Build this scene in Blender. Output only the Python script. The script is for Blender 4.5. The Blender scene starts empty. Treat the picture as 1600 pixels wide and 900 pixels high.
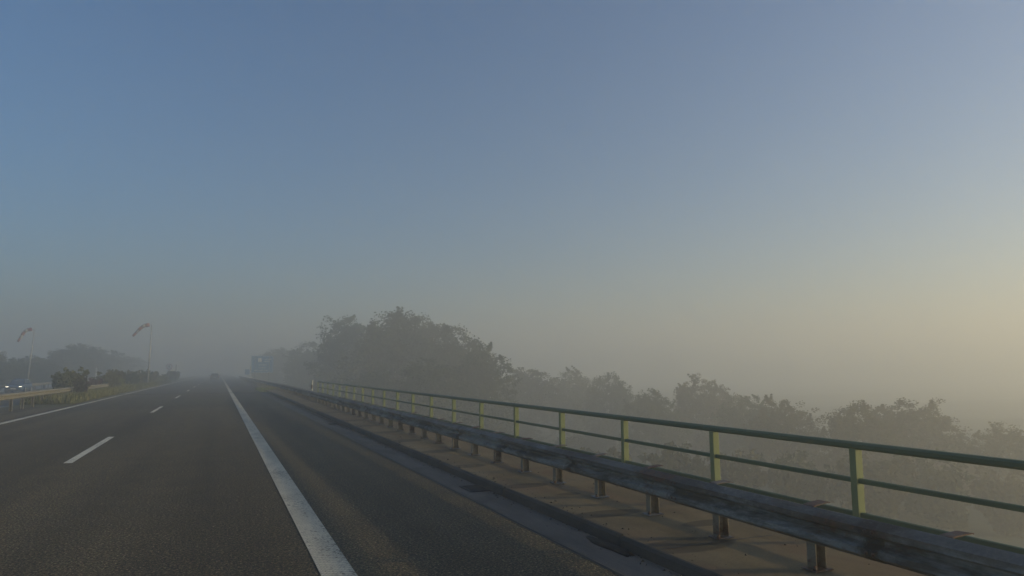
import bpy, bmesh, math, random
import numpy as np
from mathutils import Vector, Matrix
R = math.radians
scene = bpy.context.scene
C = scene.collection

# ------------------------------------------------------------------ camera
CAM_H = 1.70
cam_d = bpy.data.cameras.new('camera'); cam = bpy.data.objects.new('camera', cam_d); C.objects.link(cam)
cam_d.sensor_width = 36.0; cam_d.lens = 36.0 * 1090 / 1600
cam_d.clip_start = 0.05; cam_d.clip_end = 8000
PITCH, YAW, ROLL = R(6.713), R(22.691), R(0.4)
sp, cp, ss, cs = math.sin(PITCH), math.cos(PITCH), math.sin(YAW), math.cos(YAW)
fw = Vector((ss*cp, cs*cp, sp)); r0 = Vector((cs, -ss, 0)); u0 = Vector((-ss*sp, -cs*sp, cp))
rt = r0*math.cos(ROLL) - u0*math.sin(ROLL); up = r0*math.sin(ROLL) + u0*math.cos(ROLL)
M3 = Matrix((rt, up, -fw)).transposed()
cam.matrix_world = Matrix.Translation((0, 0, CAM_H)) @ M3.to_4x4()
scene.camera = cam

# ------------------------------------------------------------------ sky, sun, exposure
SUN_AZ, SUN_EL = 112.0, 12.0            # azimuth clockwise from +Y
w = bpy.data.worlds.new('World'); scene.world = w; w.use_nodes = True
nt = w.node_tree; bg = nt.nodes['Background']
sky = nt.nodes.new('ShaderNodeTexSky'); sky.sky_type = 'NISHITA'; sky.sun_disc = False
sky.sun_elevation = R(SUN_EL); sky.sun_rotation = R(SUN_AZ)
sky.air_density = 1.3; sky.dust_density = 0.2; sky.ozone_density = 6.5
nt.links.new(sky.outputs[0], bg.inputs[0]); bg.inputs[1].default_value = 0.132
sun_d = bpy.data.lights.new('sun', 'SUN'); sun = bpy.data.objects.new('sun', sun_d); C.objects.link(sun)
sun_d.energy = 5.0; sun_d.angle = R(0.6); sun_d.color = (1.0, 0.79, 0.43)
sdir = Vector((math.sin(R(SUN_AZ))*math.cos(R(SUN_EL)), math.cos(R(SUN_AZ))*math.cos(R(SUN_EL)), math.sin(R(SUN_EL))))
sun.rotation_euler = sdir.to_track_quat('Z', 'Y').to_euler()
scene.view_settings.view_transform = 'Standard'; scene.view_settings.look = 'None'
scene.view_settings.gamma = 1; scene.view_settings.use_curve_mapping = False
scene.view_settings.exposure = -0.05
scene.render.engine = 'CYCLES'
scene.cycles.max_bounces = 6; scene.cycles.diffuse_bounces = 3; scene.cycles.glossy_bounces = 2
scene.cycles.transparent_max_bounces = 8; scene.cycles.volume_bounces = 6
scene.cycles.use_denoising = True
HAZE_TOP, HAZE_DENS, HAZE_G = 24.0, 0.0088, 0.5

# ------------------------------------------------------------------ material helpers
class N:
    def __init__(s, name):
        s.m = bpy.data.materials.new(name); s.m.use_nodes = True; s.t = s.m.node_tree
        s.b = s.t.nodes['Principled BSDF']; s.out = s.t.nodes['Material Output']
        s.co = s.n('ShaderNodeTexCoord')
    def n(s, typ, **kw):
        x = s.t.nodes.new(typ)
        for k, v in kw.items(): setattr(x, k, v)
        return x
    def l(s, a, b): s.t.links.new(a, b)
    def map(s, scale=(1,1,1), coord='Object', loc=(0,0,0)):
        x = s.n('ShaderNodeMapping'); x.inputs['Scale'].default_value = scale; x.inputs['Location'].default_value = loc
        s.l(s.co.outputs[coord], x.inputs[0]); return x.outputs[0]
    def noise(s, scale, detail=4, rough=.55, vec=None, dist=0.):
        x = s.n('ShaderNodeTexNoise'); x.inputs['Scale'].default_value = scale; x.inputs['Detail'].default_value = detail
        x.inputs['Roughness'].default_value = rough; x.inputs['Distortion'].default_value = dist
        s.l(vec if vec is not None else s.co.outputs['Object'], x.inputs[0]); return x.outputs[0]
    def voro(s, scale, vec=None, out='Distance'):
        x = s.n('ShaderNodeTexVoronoi'); x.inputs['Scale'].default_value = scale
        s.l(vec if vec is not None else s.co.outputs['Object'], x.inputs[0]); return x.outputs[out]
    def ramp(s, fac, stops):
        x = s.n('ShaderNodeValToRGB'); e = x.color_ramp.elements
        while len(e) < len(stops): e.new(0.5)
        for i, (p, c) in enumerate(stops):
            e[i].position = p; e[i].color = (c if len(c) == 4 else (*c, 1)) if isinstance(c, tuple) else (c, c, c, 1)
        s.l(fac, x.inputs[0]); return x.outputs[0]
    def mix(s, fac, a, b, mode='MIX'):
        x = s.n('ShaderNodeMix', data_type='RGBA', blend_type=mode)
        for i, v in ((0, fac), (6, a), (7, b)):
            if isinstance(v, (int, float)): x.inputs[i].default_value = v if i == 0 else (v, v, v, 1)
            elif isinstance(v, tuple): x.inputs[i].default_value = (*v, 1)
            else: s.l(v, x.inputs[i])
        return x.outputs[2]
    def math(s, op, a, b=0.0, clamp=False):
        x = s.n('ShaderNodeMath', operation=op, use_clamp=clamp)
        for i, v in ((0, a), (1, b)):
            if isinstance(v, (int, float)): x.inputs[i].default_value = v
            else: s.l(v, x.inputs[i])
        return x.outputs[0]
    def xyz(s, coord='Object'):
        x = s.n('ShaderNodeSeparateXYZ'); s.l(s.co.outputs[coord], x.inputs[0]); return x.outputs
    def bump(s, h, strength=.3, dist=.01):
        x = s.n('ShaderNodeBump'); x.inputs['Strength'].default_value = strength; x.inputs['Distance'].default_value = dist
        s.l(h, x.inputs['Height']); s.l(x.outputs[0], s.b.inputs['Normal'])
    def col(s, c):
        if isinstance(c, tuple): s.b.inputs['Base Color'].default_value = (*c, 1)
        else: s.l(c, s.b.inputs['Base Color'])
        return s
    def set(s, **kw):
        for k, v in kw.items(): s.b.inputs[k.replace('_', ' ')].default_value = v
        return s

def smoothstep_mask(n, v, lo, hi):
    x = n.n('ShaderNodeMapRange', interpolation_type='SMOOTHSTEP')
    x.inputs[1].default_value = lo; x.inputs[2].default_value = hi
    n.l(v, x.inputs[0]); return x.outputs[0]

def mat_asphalt():
    n = N('asphalt')
    X, Y, Z = n.xyz()
    grain = n.noise(50, 4, .78)
    stone = n.voro(130, out='Color')
    sp_ = n.ramp(n.voro(75), [(.0, .9), (.28, .35), (.6, 0.0)])
    base = n.ramp(grain, [(.38, (.006, .0048, .0026)), (.5, (.060, .046, .022)), (.62, (.34, .262, .130))])
    base = n.mix(.35, base, n.mix(1, base, stone, 'MULTIPLY'))
    co = n.noise(27, 3, .7)
    base = n.mix(1, base, n.ramp(co, [(.38, .40), (.5, 1.0), (.62, 1.9)]), 'MULTIPLY')
    base = n.mix(n.math('MULTIPLY', sp_, .32), base, (.19, .175, .15))
    # large blotches and streaks along the driving direction
    bl = n.noise(.45, 5, .6, n.map((1, .12, 1)))
    base = n.mix(1, base, n.ramp(bl, [(.25, .62), (.75, 1.32)]), 'MULTIPLY')
    bl2 = n.noise(1.6, 4, .6)
    base = n.mix(1, base, n.ramp(bl2, [(.3, .85), (.7, 1.12)]), 'MULTIPLY')
    # wheel tracks, polished darker
    wt = n.noise(1.1, 2, .5, n.map((1, .02, 1)))
    base = n.mix(1, base, n.ramp(wt, [(.35, .74), (.65, 1.14)]), 'MULTIPLY')
    # newer surfacing between the bridge joint and beyond it
    wob = n.math('MULTIPLY', n.math('SUBTRACT', n.noise(.8, 3), .5), .5)
    yy = n.math('ADD', Y, wob)
    a = smoothstep_mask(n, yy, 37.4, 37.9)
    base = n.mix(n.math('MULTIPLY', a, .55), base, n.mix(1, base, (.52, .56, .60), 'MULTIPLY'))
    b = smoothstep_mask(n, yy, 62.4, 62.6)
    base = n.mix(n.math('MULTIPLY', b, .5), base, (.045, .046, .047))
    n.col(base).set(Roughness=.82)
    n.b.inputs['Specular IOR Level'].default_value = .35
    n.bump(n.math('ADD', grain, n.math('MULTIPLY', n.voro(75), .6)), .75, .012)
    return n.m

def mat_marking(ribs):
    n = N('road_paint_ribbed' if ribs else 'road_paint')
    X, Y, Z = n.xyz()
    d = n.noise(38, 4, .7); e = n.noise(3.2, 4, .6, n.map((1, .3, 1)))
    c = n.ramp(d, [(.25, (.46, .42, .31)), (.5, (.78, .715, .54)), (.8, (.86, .79, .61))])
    c = n.mix(1, c, n.ramp(e, [(.25, .72), (.7, 1.05)]), 'MULTIPLY')
    wear = n.math('MULTIPLY', n.noise(22, 5, .75), n.math('ADD', n.noise(1.1, 3, .6, n.map((1, .4, 1))), .5))
    c = n.mix(n.math('MULTIPLY', n.ramp(wear, [(.56, 0.), (.64, 1.)]), .75), c, (.06, .052, .04))
    if ribs:
        ph = n.math('ADD', n.math('MULTIPLY', Y, 2*math.pi/.062), n.math('MULTIPLY', X, 2*math.pi/.16))
        ph = n.math('ADD', ph, n.math('MULTIPLY', n.noise(9, 2), 1.6))
        s = n.math('SINE', ph)
        ph2 = n.math('SUBTRACT', n.math('MULTIPLY', Y, 2*math.pi/.062), n.math('MULTIPLY', X, 2*math.pi/.034))
        rib = n.math('MULTIPLY', n.math('ADD', s, n.math('MULTIPLY', n.math('SINE', ph2), .5)), .5)
        c = n.mix(1, c, n.ramp(rib, [(.0, .70), (.35, .95), (1.0, 1.0)]), 'MULTIPLY')
        n.bump(rib, .9, .012)
    else:
        n.bump(d, .4, .004)
    n.col(c).set(Roughness=.7)
    return n.m

def mat_concrete(name, cols, stain=None, streak=(1, 1, 1), scale=1.0, rough=.85, bump=.3):
    n = N(name)
    a = n.noise(2.2*scale, 6, .65, n.map(streak)); f = n.noise(60, 3, .7)
    c = n.ramp(a, [(.25, cols[0]), (.5, cols[1]), (.78, cols[2])])
    c = n.mix(1, c, n.ramp(f, [(.25, .78), (.75, 1.15)]), 'MULTIPLY')
    if stain:
        s = n.noise(.9, 5, .6, n.map((1.4, .7, 1)), .6)
        c = n.mix(n.math('MULTIPLY', n.ramp(s, [(.5, 0.), (.62, 1.)]), .55), c, stain)
    n.col(c).set(Roughness=rough); n.b.inputs['Specular IOR Level'].default_value = .3
    n.bump(f, bump, .006)
    return n, c

def mat_walkway():
    n, c = mat_concrete('walkway_concrete', [(.115, .085, .046), (.20, .150, .080), (.29, .22, .122)], (.17, .10, .055), (1, .5, 1), .8)
    X, Y, Z = n.xyz()
    # oval darker patches in front of the guardrail posts
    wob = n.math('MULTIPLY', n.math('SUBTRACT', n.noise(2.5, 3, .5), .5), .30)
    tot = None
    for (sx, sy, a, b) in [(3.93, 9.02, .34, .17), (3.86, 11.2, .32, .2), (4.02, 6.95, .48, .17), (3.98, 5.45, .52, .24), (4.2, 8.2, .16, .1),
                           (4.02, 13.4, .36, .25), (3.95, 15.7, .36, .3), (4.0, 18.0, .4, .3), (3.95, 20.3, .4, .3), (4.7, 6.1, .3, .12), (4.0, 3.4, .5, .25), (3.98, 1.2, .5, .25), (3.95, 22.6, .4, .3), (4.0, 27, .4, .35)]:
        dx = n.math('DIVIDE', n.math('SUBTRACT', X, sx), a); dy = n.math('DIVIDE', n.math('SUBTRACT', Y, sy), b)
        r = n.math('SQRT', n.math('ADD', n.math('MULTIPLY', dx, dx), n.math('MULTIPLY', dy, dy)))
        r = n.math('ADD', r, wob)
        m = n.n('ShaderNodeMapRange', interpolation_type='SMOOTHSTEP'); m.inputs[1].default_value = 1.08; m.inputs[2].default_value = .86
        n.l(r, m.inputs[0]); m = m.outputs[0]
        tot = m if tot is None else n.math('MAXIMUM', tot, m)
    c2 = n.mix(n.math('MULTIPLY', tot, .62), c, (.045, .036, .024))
    # grime along the kerb edge
    g = n.math('ADD', X, n.math('MULTIPLY', n.math('SUBTRACT', n.noise(1.3, 5, .65), .5), .25))
    gm = n.n('ShaderNodeMapRange'); gm.inputs[1].default_value = 3.74; gm.inputs[2].default_value = 3.60
    n.l(g, gm.inputs[0])
    c2 = n.mix(n.math('MULTIPLY', gm.outputs[0], .6), c2, (.05, .042, .032))
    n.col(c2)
    return n.m

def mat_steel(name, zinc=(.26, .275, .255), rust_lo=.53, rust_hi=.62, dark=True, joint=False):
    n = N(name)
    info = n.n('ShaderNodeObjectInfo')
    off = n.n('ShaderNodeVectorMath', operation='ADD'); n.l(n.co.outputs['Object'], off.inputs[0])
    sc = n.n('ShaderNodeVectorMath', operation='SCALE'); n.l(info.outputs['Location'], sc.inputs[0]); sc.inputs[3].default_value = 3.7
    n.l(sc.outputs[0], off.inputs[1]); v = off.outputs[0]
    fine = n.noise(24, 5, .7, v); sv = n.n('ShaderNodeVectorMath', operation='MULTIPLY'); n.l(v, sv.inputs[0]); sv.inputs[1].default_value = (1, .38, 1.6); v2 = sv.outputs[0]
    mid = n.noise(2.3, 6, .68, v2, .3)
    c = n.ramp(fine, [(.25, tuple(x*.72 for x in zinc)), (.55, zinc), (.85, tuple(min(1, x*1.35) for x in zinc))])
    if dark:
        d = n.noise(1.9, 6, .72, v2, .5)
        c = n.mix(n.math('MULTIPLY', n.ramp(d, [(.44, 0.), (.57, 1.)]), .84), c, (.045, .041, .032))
    if joint:
        X, Y, Z = n.xyz(); wob = n.math('SUBTRACT', n.noise(7, 5, .7, v), .5)
        # grime run down around each overlapped joint, and a dirtier upper fold
        yj = n.math('ADD', n.math('ABSOLUTE', n.math('SUBTRACT', Y, .06)), n.math('MULTIPLY', wob, .55))
        m1 = n.n('ShaderNodeMapRange', interpolation_type='SMOOTHSTEP'); m1.inputs[1].default_value = .17; m1.inputs[2].default_value = .03; n.l(yj, m1.inputs[0])
        c = n.mix(n.math('MULTIPLY', m1.outputs[0], .9), c, (.022, .019, .015))
        zt = n.math('ADD', Z, n.math('ADD', n.math('MULTIPLY', wob, .16), n.math('MULTIPLY', n.math('SUBTRACT', mid, .5), .5)))
        m2 = smoothstep_mask(n, zt, .15, .23)
        c = n.mix(n.math('MULTIPLY', m2, .6), c, n.ramp(fine, [(.3, (.03, .022, .015)), (.6, (.08, .055, .035)), (.8, (.26, .26, .25))]))
    rm = n.ramp(n.math('ADD', n.math('MULTIPLY', mid, .75), n.math('MULTIPLY', fine, .25)), [(rust_lo, 0.), (rust_hi, 1.)])
    rc = n.ramp(fine, [(.3, (.035, .018, .012)), (.6, (.12, .05, .025)), (.85, (.22, .10, .045))])
    c = n.mix(rm, c, rc)
    n.col(c); n.b.inputs['Metallic'].default_value = .15
    n.set(Roughness=.62); n.bump(n.math('ADD', fine, mid), .25, .006)
    return n.m

def mat_paint(name, col, chip=(.10, .055, .03), lo=.66, rough=.5):
    n = N(name)
    a = n.noise(7, 5, .7); b = n.noise(1.4, 4, .6)
    c = n.ramp(b, [(.25, tuple(x*.8 for x in col)), (.75, tuple(min(1, x*1.15) for x in col))])
    c = n.mix(n.ramp(a, [(lo, 0.), (lo+.05, 1.)]), c, chip)
    n.col(c).set(Roughness=rough); n.bump(a, .12, .004)
    return n.m

def mat_plain(name, col, rough=.6, metal=0., emit=None, es=0.):
    n = N(name); f = n.noise(18, 3, .6)
    n.col(n.mix(1, col, n.ramp(f, [(.2, .85), (.8, 1.1)]), 'MULTIPLY')).set(Roughness=rough, Metallic=metal)
    if emit:
        n.b.inputs['Emission Color'].default_value = (*emit, 1); n.b.inputs['Emission Strength'].default_value = es
    return n.m

def mat_leaf(name, c0, c1, c2, trans=.35):
    n = N(name)
    info = n.n('ShaderNodeObjectInfo')
    a = n.noise(.9, 3, .6); b = n.noise(9, 3, .6)
    c = n.ramp(n.math('ADD', n.math('MULTIPLY', a, .6), n.math('MULTIPLY', b, .4)), [(.32, c0), (.5, c1), (.68, c2)])
    hs = n.n('ShaderNodeHueSaturation'); n.l(c, hs.inputs['Color'])
    n.l(n.math('ADD', n.math('MULTIPLY', info.outputs['Random'], .05), .475), hs.inputs['Hue'])
    n.l(n.math('ADD', n.math('MULTIPLY', info.outputs['Random'], .4), .8), hs.inputs['Value'])
    c = hs.outputs[0]
    n.col(c).set(Roughness=.7); n.b.inputs['Specular IOR Level'].default_value = .25
    tr = n.n('ShaderNodeBsdfTranslucent'); n.l(c, tr.inputs[0])
    mx = n.n('ShaderNodeMixShader'); mx.inputs[0].default_value = trans
    n.l(n.b.outputs[0], mx.inputs[1]); n.l(tr.outputs[0], mx.inputs[2]); n.l(mx.outputs[0], n.out.inputs[0])
    return n.m

def mat_ground():
    n = N('meadow_ground')
    a = n.noise(.08, 6, .65); b = n.noise(2.2, 5, .7)
    c = n.ramp(a, [(.3, (.035, .045, .018)), (.55, (.065, .07, .028)), (.75, (.10, .09, .042))])
    c = n.mix(1, c, n.ramp(b, [(.2, .6), (.8, 1.3)]), 'MULTIPLY')
    n.col(c).set(Roughness=.95); n.bump(b, .8, .15)
    return n.m

def mat_bark():
    n = N('bark'); a = n.noise(7, 5, .7, n.map((1, 1, .2)))
    n.col(n.ramp(a, [(.3, (.03, .024, .018)), (.7, (.10, .08, .06))])).set(Roughness=.9); n.bump(a, .6, .03)
    return n.m

MT = dict(
    asphalt=mat_asphalt(), paint=mat_marking(False), ribbed=mat_marking(True), walkway=mat_walkway(),
    kerb=mat_concrete('kerb_concrete', [(.030, .028, .025), (.06, .055, .048), (.10, .09, .075)], (.03, .026, .02), (1, .4, 1))[0].m,
    gutter=mat_concrete('gutter_concrete', [(.085, .075, .062), (.135, .118, .098), (.19, .165, .135)], (.07, .06, .048), (1.2, .25, 1), 1.2)[0].m,
    concrete=mat_concrete('bridge_concrete', [(.16, .15, .13), (.24, .23, .2), (.32, .3, .27)], (.1, .09, .07))[0].m,
    tarseam=mat_plain('tar_seam', (.012, .012, .012), .6),
    soil=mat_concrete('verge_soil', [(.07, .055, .03), (.12, .09, .05), (.17, .13, .07)], (.09, .085, .03), (1, .3, 1), 2)[0].m,
    beam=mat_steel('weathered_galvanised_beam', joint=True), beam_sun=mat_steel('sunlit_galvanised_beam', (.26, .235, .165), .58, .66, False),  # second beam steel has warm sunlight put into its colour
    post=mat_steel('galvanised_post', (.27, .235, .17), .52, .64, False),
    rust=mat_steel('rusty_steel', (.16, .15, .13), .38, .52, False),
    bolt=mat_steel('bolt_steel', (.22, .22, .22), .5, .6, False),
    post_green=mat_paint('pale_green_post_paint', (.23, .265, .115), lo=.64),
    rail_green=mat_paint('green_rail_paint', (.072, .125, .060), lo=.66),
    leaf_a=mat_leaf('leaves_dark', (.022, .038, .012), (.048, .068, .018), (.085, .10, .03)),
    leaf_b=mat_leaf('leaves_olive', (.035, .045, .014), (.068, .078, .022), (.12, .115, .035)),
    leaf_c=mat_leaf('leaves_autumn', (.06, .05, .016), (.12, .098, .03), (.20, .145, .045)),
    leaf_y=mat_leaf('leaves_yellow_green', (.10, .095, .016), (.18, .17, .032), (.27, .24, .055)),
    leaf_r=mat_leaf('leaves_reddish', (.09, .045, .02), (.17, .075, .035), (.24, .11, .05)),
    grass=mat_leaf('dry_grass_blades', (.10, .12, .02), (.18, .195, .04), (.28, .26, .08), .25),
    ground=mat_ground(), verge=mat_concrete('verge_turf', [(.05, .052, .014), (.09, .088, .024), (.15, .13, .045)], (.08, .06, .025), (1, .3, 1), 1.5)[0].m, bark=mat_bark(),
    dirt=mat_plain('damp_dirt', (.018, .015, .012), .95), iron=mat_plain('cast_iron', (.02, .02, .021), .6, .3),
    white=mat_plain('white_sign_face', (.78, .78, .75), .45), blue=mat_plain('blue_sign_face', (.10, .27, .46), .4),
    grey=mat_plain('grey_sign_back', (.42, .43, .40), .5, .2), red=mat_plain('red_sign_ring', (.5, .03, .03), .45),
    black=mat_plain('black_plastic', (.015, .015, .016), .5), yellow=mat_plain('yellow_sign_face', (.62, .48, .10), .5),
    sock_red=mat_plain('red_windsock_cloth', (.25, .08, .07), .85), sock_white=mat_plain('white_windsock_cloth', (.28, .27, .26), .85),
    pole=mat_plain('galvanised_pole', (.36, .36, .34), .45, .2),
    carblue=mat_plain('dark_blue_car_paint', (.022, .07, .16), .25, .3), cardark=mat_plain('dark_grey_car_paint', (.03, .032, .035), .3, .3),
    glass=mat_plain('car_glass', (.02, .028, .032), .08), tyre=mat_plain('tyre_rubber', (.018, .018, .018), .85),
    rim=mat_plain('alloy_rim', (.62, .62, .62), .3, .6), plate=mat_plain('number_plate', (.72, .72, .70), .5),
    lamp=mat_plain('lit_headlight', (.9, .88, .8), .2, 0, (1.0, .86, .62), 5.0),
    tail=mat_plain('red_tail_lamp', (.35, .015, .015), .3),
)

# ------------------------------------------------------------------ object helpers
def link(name, me, mat=None, parent=None, loc=None, rotz=None):
    o = bpy.data.objects.new(name, me); C.objects.link(o)
    if mat is not None and me is not None and len(me.materials) == 0: me.materials.append(mat)
    if parent: o.parent = parent
    if loc is not None: o.location = loc
    if rotz is not None: o.rotation_euler[2] = rotz
    return o
def tag(o, label=None, cat=None, group=None, kind=None):
    if label: o['label'] = label
    if cat: o['category'] = cat
    if group: o['group'] = group
    if kind: o['kind'] = kind
    return o
def empty(name, loc=(0, 0, 0), rotz=0):
    o = bpy.data.objects.new(name, None); o.empty_display_size = .3; C.objects.link(o)
    o.location = loc; o.rotation_euler[2] = rotz; return o
def bm_mesh(bm, name, smooth=False, bevel=0):
    if bevel: bmesh.ops.bevel(bm, geom=list(bm.edges), offset=bevel, segments=2, affect='EDGES', profile=.7)
    bmesh.ops.recalc_face_normals(bm, faces=list(bm.faces))
    me = bpy.data.meshes.new(name); bm.to_mesh(me); bm.free()
    if smooth:
        for p in me.polygons: p.use_smooth = True
    return me
def add_box(bm, x0, x1, y0, y1, z0, z1):
    v = [bm.verts.new(p) for p in ((x0,y0,z0),(x1,y0,z0),(x1,y1,z0),(x0,y1,z0),(x0,y0,z1),(x1,y0,z1),(x1,y1,z1),(x0,y1,z1))]
    for f in ((0,3,2,1),(4,5,6,7),(0,1,5,4),(1,2,6,5),(2,3,7,6),(3,0,4,7)): bm.faces.new([v[i] for i in f])
def box_mesh(name, x0, x1, y0, y1, z0, z1, bevel=0):
    bm = bmesh.new(); add_box(bm, x0, x1, y0, y1, z0, z1); return bm_mesh(bm, name, False, bevel)
def add_tube(bm, pts, rads, seg=8):
    rings = []
    pts = [Vector(p) for p in pts]
    for i, p in enumerate(pts):
        d = (pts[min(i+1, len(pts)-1)] - pts[max(i-1, 0)]).normalized()
        a = d.orthogonal().normalized() if i == 0 else (a - d*a.dot(d)).normalized()
        b = d.cross(a)
        rings.append([bm.verts.new(p + (a*math.cos(t) + b*math.sin(t))*rads[i]) for t in [2*math.pi*k/seg for k in range(seg)]])
    for r1, r2 in zip(rings, rings[1:]):
        for k in range(seg): bm.faces.new((r1[k], r1[(k+1) % seg], r2[(k+1) % seg], r2[k]))
    bm.faces.new(list(reversed(rings[0]))); bm.faces.new(rings[-1])
def tube_mesh(name, pts, rads, seg=8):
    bm = bmesh.new(); add_tube(bm, pts, rads, seg); return bm_mesh(bm, name, True)
def sheet(name, x0, x1, y0, y1, z, mat, parent=None, ny=1, zf=None, nx=1):
    vs, fs = [], []
    for j in range(ny+1):
        y = y0 + (y1-y0)*j/ny
        for i in range(nx+1): vs.append((x0 + (x1-x0)*i/nx, y, z + (zf(y) if zf else 0)))
    for j in range(ny):
        for i in range(nx):
            a = j*(nx+1)+i; fs.append((a, a+1, a+nx+2, a+nx+1))
    me = bpy.data.meshes.new(name); me.from_pydata(vs, [], fs)
    return link(name, me, mat, parent)
def rise(y): return .0028*max(0.0, min(y, 46.0))

# ------------------------------------------------------------------ terrain
rng = np.random.default_rng(7)
def axis(a, b, fine0, fine1, step, nco):
    f = np.arange(fine0, fine1+.01, step)
    t = np.linspace(0, 1, nco+1)[1:]
    left = fine0 - (fine0-a)*t[::-1]**2.2; right = fine1 + (b-fine1)*t**2.2
    return np.concatenate([left, f, right])
xs = axis(-1500, 1500, -60, 70, 2.0, 16); ys = axis(-900, 2200, -40, 240, 2.0, 18)
def terrain_z(x, y):
    low = -9.4 + .5*math.sin(x*.11+1.3)*math.cos(y*.09) + .25*math.sin(x*.31+y*.23)
    if -24 <= x <= 6: side = 0
    elif x > 6: side = x-6
    else: side = -24-x
    bank = -.16 - side*.62 if x > 0 else -.45 - side*.16
    bank = max(bank, low) if x > 0 else max(bank, -3.0 + .3*math.sin(x*.2+y*.13))
    if x < -24: low = max(low, bank)
    if -24 <= x <= -9.9: bank = -.5
    t = min(1, max(0, (y-44.5)/3.0)); t = t*t*(3-2*t)
    if x < -24: t = 1 if y > 40 else max(t, min(1, max(0, (y+20)/60)))
    return low*(1-t) + bank*t
vs = [(float(x), float(y), terrain_z(float(x), float(y))) for y in ys for x in xs]
nx = len(xs); fs = [(j*nx+i, j*nx+i+1, (j+1)*nx+i+1, (j+1)*nx+i) for j in range(len(ys)-1) for i in range(nx-1)]
me = bpy.data.meshes.new('terrain'); me.from_pydata(vs, [], fs)
for p in me.polygons: p.use_smooth = True
tag(link('terrain', me, MT['ground']), kind='structure')

# ------------------------------------------------------------------ bridge deck, roads
deck = link('bridge_deck', box_mesh('bridge_deck', -23.6, 5.70, -60, 46.5, -1.1, -.05), MT['concrete']); tag(deck, kind='structure')
road = sheet('road', -9.9, 3.13, -60, 900, 0.0, MT['asphalt'], None, 24); tag(road, kind='structure')
opp = sheet('opposite_road', -21.0, -10.1, -60, 900, -.36, MT['asphalt'], None, 24); tag(opp, kind='structure')
shoulder = sheet('road_shoulder', 3.13, 4.6, 62.5, 900, -.03, MT['asphalt'], None, 8); tag(shoulder, kind='structure')
gut = sheet('gutter', 3.165, 3.62, -60, 62.5, .006, MT['gutter'], None, 30, None, 2); tag(gut, kind='structure')
sheet('tar_seam', 3.13, 3.165, -60, 62.5, .003, MT['tarseam'], road, 6)
sheet('edge_line', .855, 1.135, -40, 700, .005, MT['ribbed'], road, 60)
sheet('edge_line', -6.93, -6.70, -40, 700, .005, MT['paint'], road, 40)
dash = None
for k in range(-2, 26):
    y0 = 15.75 + 18.05*k
    d = sheet('lane_dash', -2.66, -2.51, 0, 5.9, .005, MT['paint'], road) if dash is None else link('lane_dash', dash, None, road)
    dash = d.data; d.location = (0, y0, 0)
# bridge expansion joint
bm = bmesh.new()
add_box(bm, -9.9, 3.12, 62.30, 62.38, -.02, .012); add_box(bm, -9.9, 3.12, 62.52, 62.60, -.02, .012)
tag(link('expansion_joint', bm_mesh(bm, 'expansion_joint'), MT['iron'], road))
# verge strip along the median: bare soil edging
soil = sheet('median_soil', -8.1, -7.25, -60, 44.5, .006, MT['soil'], None, 30, None, 2); tag(soil, kind='structure')
mv = np.random.default_rng(3)
vsm, fsm = [], []
NY, NX = 130, 6
for j in range(NY+1):
    y = 42 + 2.2*j
    for i in range(NX+1):
        x = -7.18 - 2.8*i/NX
        e = math.sin(math.pi*i/NX)
        x += (mv.random()-.5)*.12 if i == 0 else 0
        vsm.append((x, y, .008 + e*(.10 + .10*mv.random())*min(1, j/4)))
for j in range(NY):
    for i in range(NX):
        a = j*(NX+1)+i; fsm.append((a+1, a, a+NX+1, a+NX+2))
me = bpy.data.meshes.new('median_verge'); me.from_pydata(vsm, [], fsm)
for p in me.polygons: p.use_smooth = True
tag(link('median_verge', me, MT['verge']), kind='structure')

# walkway slab with kerb stones
bm = bmesh.new()
prof = [(3.66, .092), (5.70, .112), (5.70, -.35), (5.55, -.35), (5.55, -.02), (3.66, -.02)]
prev = None
ysl = [-60] + list(range(-20, 47, 3)) + [54, 62.4]
for y in ysl:
    ring = [bm.verts.new((x, y, z + rise(y))) for x, z in prof]
    if prev:
        for k in range(len(prof)):
            bm.faces.new((prev[k], prev[(k+1) % 6], ring[(k+1) % 6], ring[k]))
    else: bm.faces.new(ring)
    prev = ring
bm.faces.new(list(reversed(prev)))
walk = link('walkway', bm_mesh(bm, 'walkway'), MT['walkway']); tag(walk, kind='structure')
kr = random.Random(5)
for k in range(13):
    yj = -4.6 + 5.0*k
    sheet('expansion_gap', 3.66, 5.69, yj, yj+.016, .0985, MT['tarseam'], walk, 1, lambda y: rise(y)+.006)
for k in range(23):
    L = 3.0; y0 = -5.98 + L*k; y1 = y0 + L - .018
    if y1 > 62.4: break
    bm = bmesh.new()
    vv = []
    for y in (y0, y1):
        vv.append([bm.verts.new((x, y - y0, z)) for x, z in ((3.60, -.03), (3.612, .070), (3.635, .095), (3.657, .099), (3.657, -.03))])
    for a in range(5): bm.faces.new((vv[0][a], vv[0][(a+1) % 5], vv[1][(a+1) % 5], vv[1][a]))
    bm.faces.new(vv[0]); bm.faces.new(list(reversed(vv[1])))
    o = link('kerb_stone', bm_mesh(bm, 'kerb_stone', False), MT['kerb'], walk)
    o.location = (kr.uniform(-.004, .004), y0, rise((y0+y1)/2) + kr.uniform(-.002, .003))

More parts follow.
